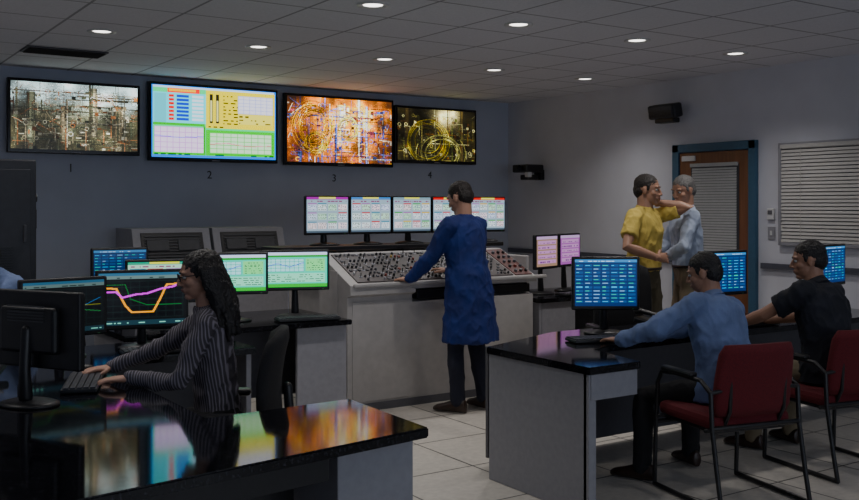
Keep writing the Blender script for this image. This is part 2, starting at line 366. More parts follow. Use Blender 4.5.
# door
b=MB()
y0,y1=-3.64,-2.66
b.box((-.027,y0+.04,1.07),(.05,.08,2.14),TEAL,.006); b.box((-.027,y1-.04,1.07),(.05,.08,2.14),TEAL,.006); b.box((-.027,(y0+y1)/2,2.10),(.05,.98,.08),TEAL,.006)
b.box((-.018,(y0+y1)/2,1.03),(.03,.82,2.05),WOOD,.004)
b.box((-.036,(y0+y1)/2-.02,1.45),(.012,.56,.96),DARKG,.003)
for k in range(36): b.box((-.046,(y0+y1)/2-.02,1.0+k*.0255),(.006,.52,.021),BLIND,R=Matrix.Rotation(.25,3,'Y'))
b.box((-.05,(y0+y1)/2-.02,1.93),(.03,.55,.035),BLIND,.004)
b.cyl((-.03,y1-.16,1.0),(-.08,y1-.16,1.0),.018,CHROME); b.tube([(-.08,y1-.16,1.0),(-.085,y1-.27,1.0)],.01,CHROME); b.box((-.036,y1-.16,1.0),(.006,.05,.16),CHROME,.002)
b.box((-.036,(y0+y1)/2,.15),(.004,.76,.22),CHROME,.001)
b.box((-.04,y1-.2,2.0),(.02,.16,.05),WHITEP,.003)
b.done('door_1')
# window with blinds
b=MB(); wy0,wy1,z0,z1=-5.4,-3.885,1.21,2.08
b.box((-.012,(wy0+wy1)/2,(z0+z1)/2),(.02,wy1-wy0,z1-z0),GREYD)
for yy in (wy0,wy1): b.box((-.021,yy,(z0+z1)/2),(.04,.03,z1-z0+.03),GREYM,.004)
for zz in (z0,z1): b.box((-.021,(wy0+wy1)/2,zz),(.04,wy1-wy0,.03),GREYM,.004)
for k in range(27): b.box((-.038,(wy0+wy1)/2,z0+.03+k*.0312),(.004,wy1-wy0-.04,.0245),BLINDW,R=Matrix.Rotation(.3,3,'Y'))
for yy in (-4.1,-4.7,-5.2): b.box((-.046,yy,(z0+z1)/2),(.002,.006,z1-z0-.04),BLINDW)
b.box((-.037,(wy0+wy1)/2,z1-.02),(.035,wy1-wy0-.03,.035),BLINDW,.004)
b.done('window_1')
b=MB(); b.box((-.014,-3.78,1.47),(.026,.07,.10),WHITEP,.005); b.box((-.03,-3.78,1.485),(.006,.045,.035),GREYD,.001); b.done('thermostat')
b=MB(); b.box((-.006,-3.78,1.30),(.01,.075,.115),GREYM,.003); b.box((-.014,-3.78,1.30),(.01,.02,.04),WHITEP,.002); b.done('light_switch')
# wall speaker on bracket
b=MB(); b.box((-.026,0,.02),(.05,.10,.10),BLACK,.006); b.tube([(-.04,0,.03),(-.10,0,.03)],.015,BLACK)
R=Matrix.Rotation(-.2,3,'Y')
b.box((-.15,0,0),(.13,.34,.14),BLACK,.02,R=R); b.box((-.22,0,-.015),(.01,.30,.11),DARKG,.004,R=R)
for k in range(8): b.box((-.226,0,-.060+k*.013),(.004,.29,.005),BLACK,R=R)
b.box((-.12,0,-.09),(.10,.24,.05),BLACK,.01)
b.done('wall_speaker',(0,-2.66,2.47))
# wall projector
b=MB(); b.box((-.031,0,.0),(.06,.12,.12),BLACK,.006); b.tube([(-.05,0,.03),(-.16,0,.05)],.018,BLACK)
b.box((-.20,0,.07),(.26,.26,.09),BLACK,.015); b.box((-.18,0,-.03),(.16,.14,.06),BLACK,.01); b.cyl((-.32,-.04,.07),(-.36,-.04,.07),.035,BLACKG); b.box((-.27,-.09,.0),(.06,.06,.06),WHITEP,.008)
b.done('wall_projector',(0,-.62,1.90))

# downlights
for (ys,xs) in ((-4.07,[-7.8,-6.63,-5.46,-4.285,-3.13,-1.99,-.86]),(-2.22,[-7.8,-6.63,-5.44,-4.24,-3.09,-1.92,-.80]),(-5.9,[-6.63,-5.46,-4.285,-3.11,-1.95,-.80]),(-7.75,[-6.63,-4.285,-1.95])):
    for x in xs:
        b=MB(); n=24
        def ring(r,z): return (V((0,0,z)),V((r,0,0)),V((0,r,0)))
        b.add(ringgeo([ring(.10,-.001),(ring(.10,-.008)),ring(.080,-.010),ring(.062,-.002)],n,close=False),WHITEP,True)
        b.add(ringgeo([ring(.062,-.002),ring(.061,-.0015)],n),LAMP)
        o=b.done('recessed_downlight',(x,ys,HC))
        l=bpy.data.lights.new('downlight_lamp','SPOT'); l.energy=35; l.spot_size=math.radians(128); l.spot_blend=1; l.shadow_soft_size=.07; l.color=(1,.955,.92)
        if ys<-5 : l.energy=8
        if x>-2.2 and ys>-5: l.energy=40
        lo=bpy.data.objects.new('downlight_lamp',l); sc.collection.objects.link(lo); lo.parent=o; lo.location=(0,0,-.03)
b=MB(); b.box((0,0,-.006),(.62,.30,.012),GREYD,.003)
for k in range(9): b.box((0,-.12+k*.03,-.016),(.58,.018,.006),BLACK,R=Matrix.Rotation(.5,3,'X'))
b.done('ceiling_air_vent',(-5.45,-1.15,HC-.001))

# ---------------- wall TVs ----------------
def tv(x0,x1,z0,z1,cv,num,gain=1,sat=1.0):
    w=x1-x0;h=z1-z0; b=MB()
    b.box((0,.0,0),(w,.05,h),BLACK,.008); b.box((0,.04,0),(w*.6,.05,h*.6),BLACK,.01); b.box((0,.076,0),(.4,.03,.35),DARKG)
    b.box((0,-.026,0),(w-.012,.006,h-.012),BLACKG,.001)
    b.screen(cv,(0,-.0305,.004),w-.055,h-.065,gain=gain,sat=sat); b.box((0,-.030,-h/2+.012),(.08,.003,.008),GREYM)
    b.done('wall_television',((x0+x1)/2,-.095,(z0+z1)/2))
    c=bpy.data.curves.new('n','FONT'); c.body=num; c.size=.11; c.extrude=.002; c.align_x='CENTER'
    o=bpy.data.objects.new('tmp',c); sc.collection.objects.link(o); bpy.context.view_layer.update()
    me=bpy.data.meshes.new_from_object(o.evaluated_get(bpy.context.evaluated_depsgraph_get())); bpy.data.objects.remove(o)
    me.materials.clear(); me.materials.append(BLACK)
    o=bpy.data.objects.new('wall_number_label',me); sc.collection.objects.link(o); o.location=((x0+x1)/2-.02,-.003,z0-.16); o.rotation_euler=(math.pi/2,0,0)
tv(-5.70,-4.53,2.015,2.68,cv_plant(3,[(.60,.56,.46),(.42,.42,.33),(.75,.74,.66),(.32,.34,.27),(.62,.42,.28)],(.24,.23,.17),(.5,.55,.5),(.6,.2,.3),
   [(.12,.15,1,16,(.45,.46,.38)),(.62,.05,.8,12,(.50,.48,.40)),(.80,.3,1,20,(.36,.33,.26)),(.38,.35,.9,9,(.55,.50,.40))],38,26,420,[],1.1,sky=(.72,.80,.80)),'1',1.4,1.15)
tv(-4.45,-3.11,1.975,2.735,cv_hmi_big(),'2',1.15,1.45)
tv(-3.035,-1.715,1.965,2.715,cv_plant(11,[(.92,.66,.38),(.80,.58,.38),(.55,.32,.18),(.50,.55,.80),(.92,.88,.82),(.35,.42,.70),(.65,.35,.40)],(.40,.24,.16),(.85,.60,.38),(.55,.4,.4),
   [(.45,.1,.6,22,(.85,.68,.50)),(.66,.0,.9,7,(.85,.82,.78)),(.74,.1,1,5,(.55,.60,.80)),(.86,.2,1,16,(.45,.28,.20))],34,30,520,[(.24,.45,.17,.34,(1,.74,.36),18),(.27,.70,.11,.18,(1,.80,.45),9),(.56,.45,.09,.16,(1,.85,.55),7)],1.2),'3',1.8,1.3)
tv(-1.69,-.57,2.02,2.665,cv_plant(23,[(.62,.58,.38),(.40,.42,.25),(.82,.80,.62),(.42,.28,.16)],(.13,.115,.07),(.95,.92,.75),(.62,.12,.17),
   [(.08,.0,1,18,(.20,.17,.11)),(.80,.0,1,12,(.30,.26,.17))],16,12,170,[(.38,.62,.24,.40,(.82,.74,.35),10),(.55,.85,.34,.45,(.85,.83,.55),8)],1.15),'4',1.7,1.3)

# ---------------- furniture helpers ----------------
def monitor(name,loc,face,cv,w=.48,h=.29,zc=.29,bw=.018,gain=1,sat=1.35):
    b=MB(); b.box((0,0,zc),(w,.035,h),BLACK,.008); b.box((0,.03,zc),(w*.6,.04,h*.6),BLACK,.015)
    for k in range(6): b.box((0,.052,zc+h*.12+k*.012),(w*.4,.003,.005),DARKG)
    b.screen(cv,(0,-.0185,zc+.004),w-2*bw,h-2*bw-.006,gain=gain,sat=sat); b.box((w*.4,-.0185,zc-h/2+.009),(.012,.002,.005),GRN)
    b.tube([(0,.05,.034),(0,.055,zc*.5),(0,.045,zc)],[.028,.022,.022],BLACK,12)
    rings=[(V((0,.03,z)),V((r,0,0)),V((0,r*.75,0))) for r,z in ((.13,.001),(.13,.009),(.10,.017),(.04,.024))]
    b.add(ringgeo(rings,28),BLACK,True)
    return b.done(name,loc,math.atan2(face[0],-face[1]))
def keyboard(loc,face):
    b=MB(); b.box((0,0,.012),(.44,.15,.018),BLACK,.005)
    for r in range(5):
        for k in range(15): b.box((-.203+k*.029,-.056+r*.027,.024),(.024,.022,.008),DARKG)
    b.box((0,-.056,.025),(.15,.022,.008),DARKG)
    b.done('keyboard',loc,math.atan2(face[0],-face[1]))
def mouse(loc,rz):
    b=MB(); b.add(ellgeo((0,0,.019),(.03,.055,.018)),BLACK,True); b.box((0,.03,.034),(.006,.016,.006),DARKG,.002)
    b.done('computer_mouse',loc,rz)
def phone(loc,rz):
    b=MB(); b.box((0,0,.042),(.2,.22,.04),BLACK,.012,R=Matrix.Rotation(.15,3,'X'))
    b.tube([(-.065,-.1,.077),(-.065,-.05,.095),(-.065,.05,.11),(-.065,.1,.11)],[.026,.016,.016,.026],BLACK,10)
    for r in range(4):
        for k in range(3): b.box((.0+k*.03,-.07+r*.028,.060+r*.004),(.02,.016,.008),GREYD)
    b.box((.03,.07,.082),(.1,.04,.008),GREYM,R=Matrix.Rotation(.3,3,'X'))
    b.done('desk_phone',loc,rz)
def guest_chair(loc,rz,fab=REDFAB):
    b=MB()
    b.box((0,.02,.435),(.50,.48,.075),fab,.03); b.box((0,.02,.39),(.46,.44,.02),BLACK,.005)
    rings=[]
    for k in range(9):
        t=k/8; z=.47+t*.37; w=.240*(1-.08*t**3) ; y=-.235-.055*t
        rings.append((V((0,y,z)),V((w*(.93 if k in(0,8) else 1),0,0)),V((0,.034*(.6 if k in (0,8) else 1),0))))
    vs,fs=ringgeo(rings,32,power=.5); vs=[V((v.x,v.y+.6*v.x*v.x,v.z)) for v in vs]; b.add((vs,fs),fab,True)
    for s in(-1,1):
        x=.275*s
        b.tube([(x,.25,.015),(x,.24,.30),(x,.22,.58),(x,.18,.645),(x,.05,.655),(x,-.16,.65),(x,-.24,.60)],.0125,BLACK)
        b.tube([(x,-.24,.60),(x,-.25,.42),(x,-.30,.15),(x,-.33,.015)],.0125,BLACK)
        b.tube([(x,.25,.015),(x,-.33,.015)],.0125,BLACK)
        b.box((x,.03,.67),(.05,.27,.028),BLACK,.012)
        b.tube([(x,-.24,.60),(.19*s,-.245,.61)],.011,BLACK); b.tube([(x,.2,.40),(.2*s,.2,.40)],.011,BLACK); b.tube([(x,-.2,.40),(.2*s,-.2,.40)],.011,BLACK)
        b.tube([(.17*s,-.2,.4),(.17*s,-.255,.5),(.17*s,-.27,.72)],.011,BLACK)
    b.tube([(-.275,-.25,.42),(.275,-.25,.42)],.0125,BLACK); b.tube([(-.275,.235,.36),(.275,.235,.36)],.0125,BLACK)
    b.done('guest_chair',loc,rz)
def office_chair(loc,rz,fab=BLKFAB,top=.98):
    b=MB()
    b.box((0,.0,.455),(.50,.48,.08),fab,.035); b.box((0,0,.405),(.40,.38,.02),BLACK,.008)
    rings=[]
    for k in range(11):
        t=k/10; z=.54+t*(top-.54); w=.235*(1-.18*(2*t-1)**4); y=-.25-.04*t+.03*math.sin(t*3)
        e=.55 if k in(0,10) else 1
        rings.append((V((0,y,z)),V((w*e,0,0)),V((0,.035*e,0))))
    vs,fs=ringgeo(rings,32,power=.55); vs=[V((v.x,v.y+.9*v.x*v.x,v.z)) for v in vs]; b.add((vs,fs),fab,True)
    b.tube([(0,-.1,.40),(0,-.28,.42),(0,-.315,.52),(0,-.30,.72)],.022,BLACK)
    b.cyl((0,0,.11),(0,0,.40),.028,BLACK); b.cyl((0,0,.25),(0,0,.40),.02,CHROME)
    for k in range(5):
        a=k*2*math.pi/5+.3; d=V((math.cos(a),math.sin(a),0))
        b.tube([V((0,0,.12)),d*.15+V((0,0,.10)),d*.29+V((0,0,.075))],[.032,.024,.016],BLACK)
        p=d*.29; t=V((-d.y,d.x,0)); b.cyl(p+t*.022+V((0,0,.031)),p-t*.022+V((0,0,.031)),.03,BLACK,14)
    for s in(-1,1):
        b.tube([(.2*s,0,.42),(.285*s,0,.43),(.295*s,-.02,.62)],.014,BLACK); b.box((.295*s,.02,.645),(.07,.27,.035),BLACK,.015)
    b.done('office_chair',loc,rz)

# ---------------- left U-shaped granite desk ----------------
b=MB()
poly=[(-5.37,-6.33),(-5.36,-5.72),(-5.98,-5.74),(-6.0,-4.35),(-5.80,-4.17),(-5.10,-4.17),(-5.10,-3.58),(-7.0,-3.58),(-7.0,-6.56)]
b.prism(poly,.712,.75,GRAN,.006)
b.box((-5.555,-6.02,.356),(.31,.50,.71),GREYM,.004)
b.box((-6.30,-5.95,.40),(1.14,.03,.62),BLACK,.002); b.box((-6.35,-6.36,.66),(1.2,.03,.10),BLACK,.002,R=Matrix.Rotation(.14,3,'Z'))  # black recess panel: shadow under the desk put into its colour
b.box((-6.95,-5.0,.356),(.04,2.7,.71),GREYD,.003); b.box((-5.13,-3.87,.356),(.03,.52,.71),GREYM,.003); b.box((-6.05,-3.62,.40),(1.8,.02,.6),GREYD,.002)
b.done('granite_workstation_desk')
b=MB(); b.prism([(-5.60,-3.33),(-4.02,-3.33),(-4.02,-2.45),(-5.60,-2.45)],.715,.75,GRAN,.005)
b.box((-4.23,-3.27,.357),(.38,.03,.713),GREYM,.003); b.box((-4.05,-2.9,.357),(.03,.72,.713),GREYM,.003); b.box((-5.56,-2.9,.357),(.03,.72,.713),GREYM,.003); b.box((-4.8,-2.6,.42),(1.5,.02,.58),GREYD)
b.done('side_desk')
# ---------------- centre control console ----------------
b=MB(); x0,x1=-3.85,-2.05
def extr(profile,xa,xb,m):
    n=len(profile); vs=[V((xa,y,z)) for y,z in profile]+[V((xb,y,z)) for y,z in profile]
    fs=[[i,(i+1)%n,n+(i+1)%n,n+i] for i in range(n)]+[list(range(n))[::-1],[n+i for i in range(n)]]
    b.add((vs,fs),m)
extr([(-2.95,0),(-2.95,.86),(-3.0,.88),(-3.0,.95),(-2.5,1.17),(-1.95,1.17),(-1.95,0)],x0,-3.28,CONS)
extr([(-2.95,0),(-2.95,.80),(-2.85,.82),(-2.85,.90),(-3.0,.91),(-3.0,.95),(-2.5,1.17),(-1.95,1.17),(-1.95,0)],-3.28,x1-.02,CONS)
b.box(((-3.28+x1)/2,-2.90,.855),(x1+3.28-.1,.09,.07),BLACK,.004)  # black strip painting in the shade below the panel lip
b.box((x1-.01,-2.4,.56),(.03,.95,1.12),CONS,.01)
b.box((-2.9,-3.005,.95),(1.86,.03,.03),CONS,.01)
b.box((x0-.004,-2.45,.6),(.008,.7,.9),CONS,.002); b.box((-3.56,-2.953,.45),(.5,.006,.75),CONS,.002)
b.box((-2.95,-2.945,.03),(1.8,.02,.06),GREYD)
ang=math.atan2(.22,.5); R=Matrix.Rotation(ang,3,'X'); up=R@V((0,1,0)); nrm=R@V((0,0,1))
def pp(x,t,hh=0): return V((x,-3.0,.95))+up*t+nrm*hh
b.box(pp(-3.03,.275,.004),(1.48,.47,.012),PANEL,.003,R=R); b.box(pp(-2.18,.275,.004),(.18,.47,.012),PANELR,.003,R=R)
random.seed(4)
PG=[DARKG,BLACK,BLACK,GREYD,GREYM,GREYD,DARKG,GREYD,DARKG,BLACK,DARKG,RED]
for i in range(40):
    for j in range(9):
        x=-3.74+i*.0362; t=.068+j*.051
        if random.random()<.25: continue
        q=random.random(); c=random.choice(PG)
        if random.random()<.03: c=random.choice([YEL,GRN,WHITEP])
        if q<.5: b.cyl(pp(x,t,.008),pp(x,t,.028),.010,c,9,.008)
        elif q<.86: b.box(pp(x,t,.013),(.022,.022,.012),c,.003,R=R)
        else: b.cyl(pp(x,t,.008),pp(x,t,.013),.014,GREYM,10); b.tube([pp(x,t,.01),pp(x,t+.01,.036)],.004,BLACK,6)
for i in range(3):
    for j in range(5): b.cyl(pp(-2.235+i*.055,.09+j*.085,.008),pp(-2.235+i*.055,.09+j*.085,.03),.014,random.choice([RED,GREYD,BLACK,GREYD]),10)
b.done('control_console')
b=MB(); b.box((-3.08,-2.28,1.205),(2.18,.34,.035),BLACK,.006)
for x in(-3.8,-3.0,-2.3): b.box((x,-2.28,1.181),(.06,.3,.02),BLACK)
b.done('monitor_shelf')
hd=[(.6,.15,.6),(.3,.5,.75),(.5,.6,.65),(.8,.12,.12),(.8,.15,.12)]
for i in range(5):
    monitor('console_monitor',(-3.70+i*.403,-2.33,1.2225),(-.0,-1),cv_mimic(40+i,hd[i]),.395,.315,.245,bw=.012,sat=1.2)
def backcab(x0,x1):
    b=MB(); xc=(x0+x1)/2;w=x1-x0
    n=[(-.95,0),(-.95,1.0),(-.83,1.34),(-.35,1.34),(-.35,0)]
    m=len(n); vs=[V((x0,y,z)) for y,z in n]+[V((x1,y,z)) for y,z in n]
    b.add((vs,[[i,(i+1)%m,m+(i+1)%m,m+i] for i in range(m)]+[list(range(m))[::-1],[m+i for i in range(m)]]),GREYM)
    R=Matrix.Rotation(math.atan2(.34,.12),3,'X'); u=R@V((0,1,0)); nn=R@V((0,0,1))
    c=V((xc,-.95,1.0))+u*.18
    b.box(c+nn*.004,(w*.8,.28,.012),BLACK,.003,R=R)
    for k in range(9): b.box(c+nn*.014+u*(-.11+k*.027),(w*.72,.012,.008),DARKG,R=R)
    for k in range(2): b.box(c+nn*.02+V((-w*.2+k*w*.4,0,0))+u*.02,(w*.28,.10,.014),DARKG,.004,R=R)
    b.box((xc,-.955,.5),(w*.86,.01,.85),GREYM,.003)
    b.done('instrument_cabinet')
backcab(-4.82,-4.12); backcab(-4.09,-3.39)
b=MB(); b.box((0,0,.935),(.70,.7,1.87),RACK,.012); b.box((0,-.355,.95),(.62,.012,1.7),RACK,.004)
for k in range(14): b.box((-.02,-.365,1.02+k*.018),(.42,.008,.008),BLACK)
b.box((.27,-.37,1.35),(.02,.03,.12),DARKG,.004)
b.cyl((.345,-.2,1.6),(.38,-.2,1.6),.03,BLACK); b.box((.362,-.1,1.3),(.03,.06,.1),GREYM,.005); b.box((.36,-.22,1.45),(.02,.08,.14),BLACK,.005)
b.done('equipment_rack_cabinet',(-6.19,-1.68,0))

# ---------------- monitors left side ----------------
monitor('desktop_monitor',(-5.65,-3.86,.75),(-.22,-.97),cv_plot(True),.50,.33,.275,gain=1.3)
monitor('desktop_monitor',(-6.10,-3.98,.75),(.15,-.98),cv_plot(False),.46,.31,.265,gain=.9)
monitor('desktop_monitor',(-6.46,-5.10,.75),(.85,.52),cv_bluetab(3),.50,.31,.30,gain=.7)
monitor('desktop_monitor',(-4.28,-2.97,.75),(-.35,-1),cv_green(5),.48,.29,.335)
monitor('desktop_monitor',(-4.76,-2.98,.75),(-.35,-1),cv_green(6),.48,.29,.33)
monitor('desktop_monitor',(-5.24,-3.0,.75),(-.25,-1),cv_mimic(9,(.2,.6,.5),(.7,.85,.78)),.50,.29,.30)
monitor('desktop_monitor',(-5.42,-2.60,.75),(-.1,-1),cv_bluetab(8,(.08,.18,.34)),.38,.30,.36,gain=.7)
keyboard((-6.20,-4.80,.75),(.88,-.3)); mouse((-6.12,-4.45,.75),1.3); keyboard((-5.6,-4.07,.75),(-.1,-1)) 
keyboard((-4.3,-3.2,.75),(-.2,-1)); phone((-5.25,-3.85,.75),.2); phone((-6.55,-4.35,.75),-.4)

# ---------------- right granite desk ----------------
b=MB()
b.prism([(-4.02,-5.72),(-3.66,-5.72),(-3.58,-5.30),(-3.40,-5.22),(-.45,-5.22),(-.45,-4.60),(-3.3,-4.60),(-4.02,-4.88)],.712,.75,GRAN,.006)
b.box((-3.985,-5.28,.356),(.03,.80,.71),GREYM,.003); b.box((-3.83,-5.69,.645),(.32,.025,.13),GREYM,.003); b.box((-3.975,-5.675,.356),(.05,.04,.71),GREYM,.003)
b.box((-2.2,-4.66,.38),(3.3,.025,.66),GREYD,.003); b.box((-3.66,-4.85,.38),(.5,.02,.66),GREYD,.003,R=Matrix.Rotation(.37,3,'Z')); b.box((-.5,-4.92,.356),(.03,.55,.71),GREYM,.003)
b.done('granite_operator_desk')
monitor('desktop_monitor',(-3.08,-4.86,.75),(-.55,-.84),cv_bluetab(21),.42,.33,.315)
monitor('desktop_monitor',(-1.91,-4.80,.75),(-.10,-1),cv_bluetab(22),.44,.31,.33)
monitor('desktop_monitor',(-.78,-4.88,.75),(.15,-1),cv_bluetab(23),.42,.31,.35)
keyboard((-3.30,-5.08,.75),(-.3,-.95)); keyboard((-2.0,-5.08,.75),(-.1,-1)); mouse((-2.95,-5.10,.75),.1); phone((-2.62,-4.85,.75),.1)
b=MB(); b.prism([(-1.98,-2.95),(-.9,-2.95),(-.9,-2.15),(-1.98,-2.15)],.715,.75,GRAN,.005)
b.box((-1.95,-2.55,.357),(.03,.72,.713),GREYM,.003); b.box((-1.44,-2.2,.4),(1.0,.02,.6),GREYM,.003); b.box((-1.75,-2.9,.357),(.38,.03,.713),GREYM,.003); b.box((-.93,-2.55,.357),(.03,.72,.713),GREYM,.003)
b.done('rear_desk')
monitor('desktop_monitor',(-1.64,-2.61,.75),(.30,-.95),cv_pink(2),.38,.31,.38,gain=.7)
monitor('desktop_monitor',(-1.22,-2.45,.75),(.30,-.95),cv_pink(1),.38,.31,.38,gain=.7)
keyboard((-1.45,-2.83,.75),(.1,-1))

# ---------------- chairs ----------------
office_chair((-5.66,-5.06,0),math.atan2(.87,.45),top=.99)
guest_chair((-3.10,-5.79,0),-.22); guest_chair((-2.11,-5.76,0),-.2)
office_chair((-2.05,-4.08,0),math.pi-.4,top=1.12)
office_chair((-6.02,-2.76,0),1.35,BLKFAB,.80)

# ---------------- people ----------------
Z=V((0,0,1))
class Geo:
    def __init__(s): s.v=[];s.f=[]
    def add(s,g):
        b=len(s.v); s.v.extend([tuple(v) for v in g[0]]); s.f.extend([[b+i for i in f] for f in g[1]])
def remesh(g,vox,it=6,amp=0,fs=10):
    me=bpy.data.meshes.new('t'); me.from_pydata(g.v,[],g.f)
    bm=bmesh.new(); bm.from_mesh(me); bmesh.ops.recalc_face_normals(bm,faces=bm.faces); bm.to_mesh(me); bm.free()
    o=bpy.data.objects.new('t',me); sc.collection.objects.link(o)
    m=o.modifiers.new('r','REMESH'); m.mode='VOXEL'; m.voxel_size=vox; m.adaptivity=0
    s=o.modifiers.new('s','SMOOTH'); s.factor=.5; s.iterations=it
    bpy.context.view_layer.update()
    e=o.evaluated_get(bpy.context.evaluated_depsgraph_get()); me2=e.to_mesh()
    vs=[]
    for v in me2.vertices:
        p=v.co.copy()
        if amp:
            q=V((p.x*fs,p.y*fs,p.z*fs*.8)); d=noise.noise(q)+.5*noise.noise(q*2.1); ridge=(1-abs(noise.noise(q*.9+V((7,3,1)))))**4
            rid2=(1-abs(noise.noise(V((p.x*fs*1.6,p.y*fs*1.6,p.z*fs*.9))+V((2,9,4)))))**6
            p=p+v.normal*(amp*d*.8+amp*.9*(ridge-.5)+amp*.8*(rid2-.4))
        vs.append(p)
    fs_=[list(p.vertices) for p in me2.polygons]
    e.to_mesh_clear(); bpy.data.objects.remove(o); bpy.data.meshes.remove(me)
    return vs,fs_
def ik(a,t,l1,l2,pole):
    d=t-a; L=min(d.length,.995*(l1+l2)); d.normalize(); x=(l1*l1-l2*l2+L*L)/(2*L); h=math.sqrt(max(l1*l1-x*x,0))
    p=pole-d*pole.dot(d); p.normalize(); return a+d*x+p*h, a+d*L
def handgeo(G,w,d,n,side,curl,S):
    d=d.normalized(); n=(n-d*n.dot(d)).normalized(); s=d.cross(n)*side
    rings=[(w+d*(q*S),s*(a*S),n*(c*S)) for q,a,c in ((-.03,.025,.020),(0,.026,.019),(.03,.035,.018),(.065,.041,.0155),(.092,.040,.012),(.10,.034,.008))]
    G.add(ringgeo(rings,16))
    for off,L,sp in ((.031,.074,.10),(.0105,.083,.03),(-.0105,.077,-.04),(-.030,.06,-.13)):
        p=w+d*.088*S+s*off*S; pts=[p]; ang=curl*.45
        for fr,k in ((.46,1.0),(.30,1.1),(.24,.8)):
            dd=(d*math.cos(ang)+n*math.sin(ang)); dd=(dd+s*sp*math.cos(ang)).normalized(); pts.append(pts[-1]+dd*L*fr*S); ang+=curl*k*.6
        G.add(tubegeo(pts,[.0092*S,.0088*S,.0078*S,.0066*S],8))
    p=w+d*.022*S+s*.026*S; t1=(s*.75+d*.65+n*.25).normalized(); t2=(s*.35+d*.9+n*.35).normalized(); t3=(d+s*.1+n*.4).normalized()
    G.add(tubegeo([p,p+t1*.036*S,p+t1*.036*S+t2*.03*S,p+t1*.036*S+t2*.03*S+t3*.024*S],[.014*S,.012*S,.010*S,.008*S],8))

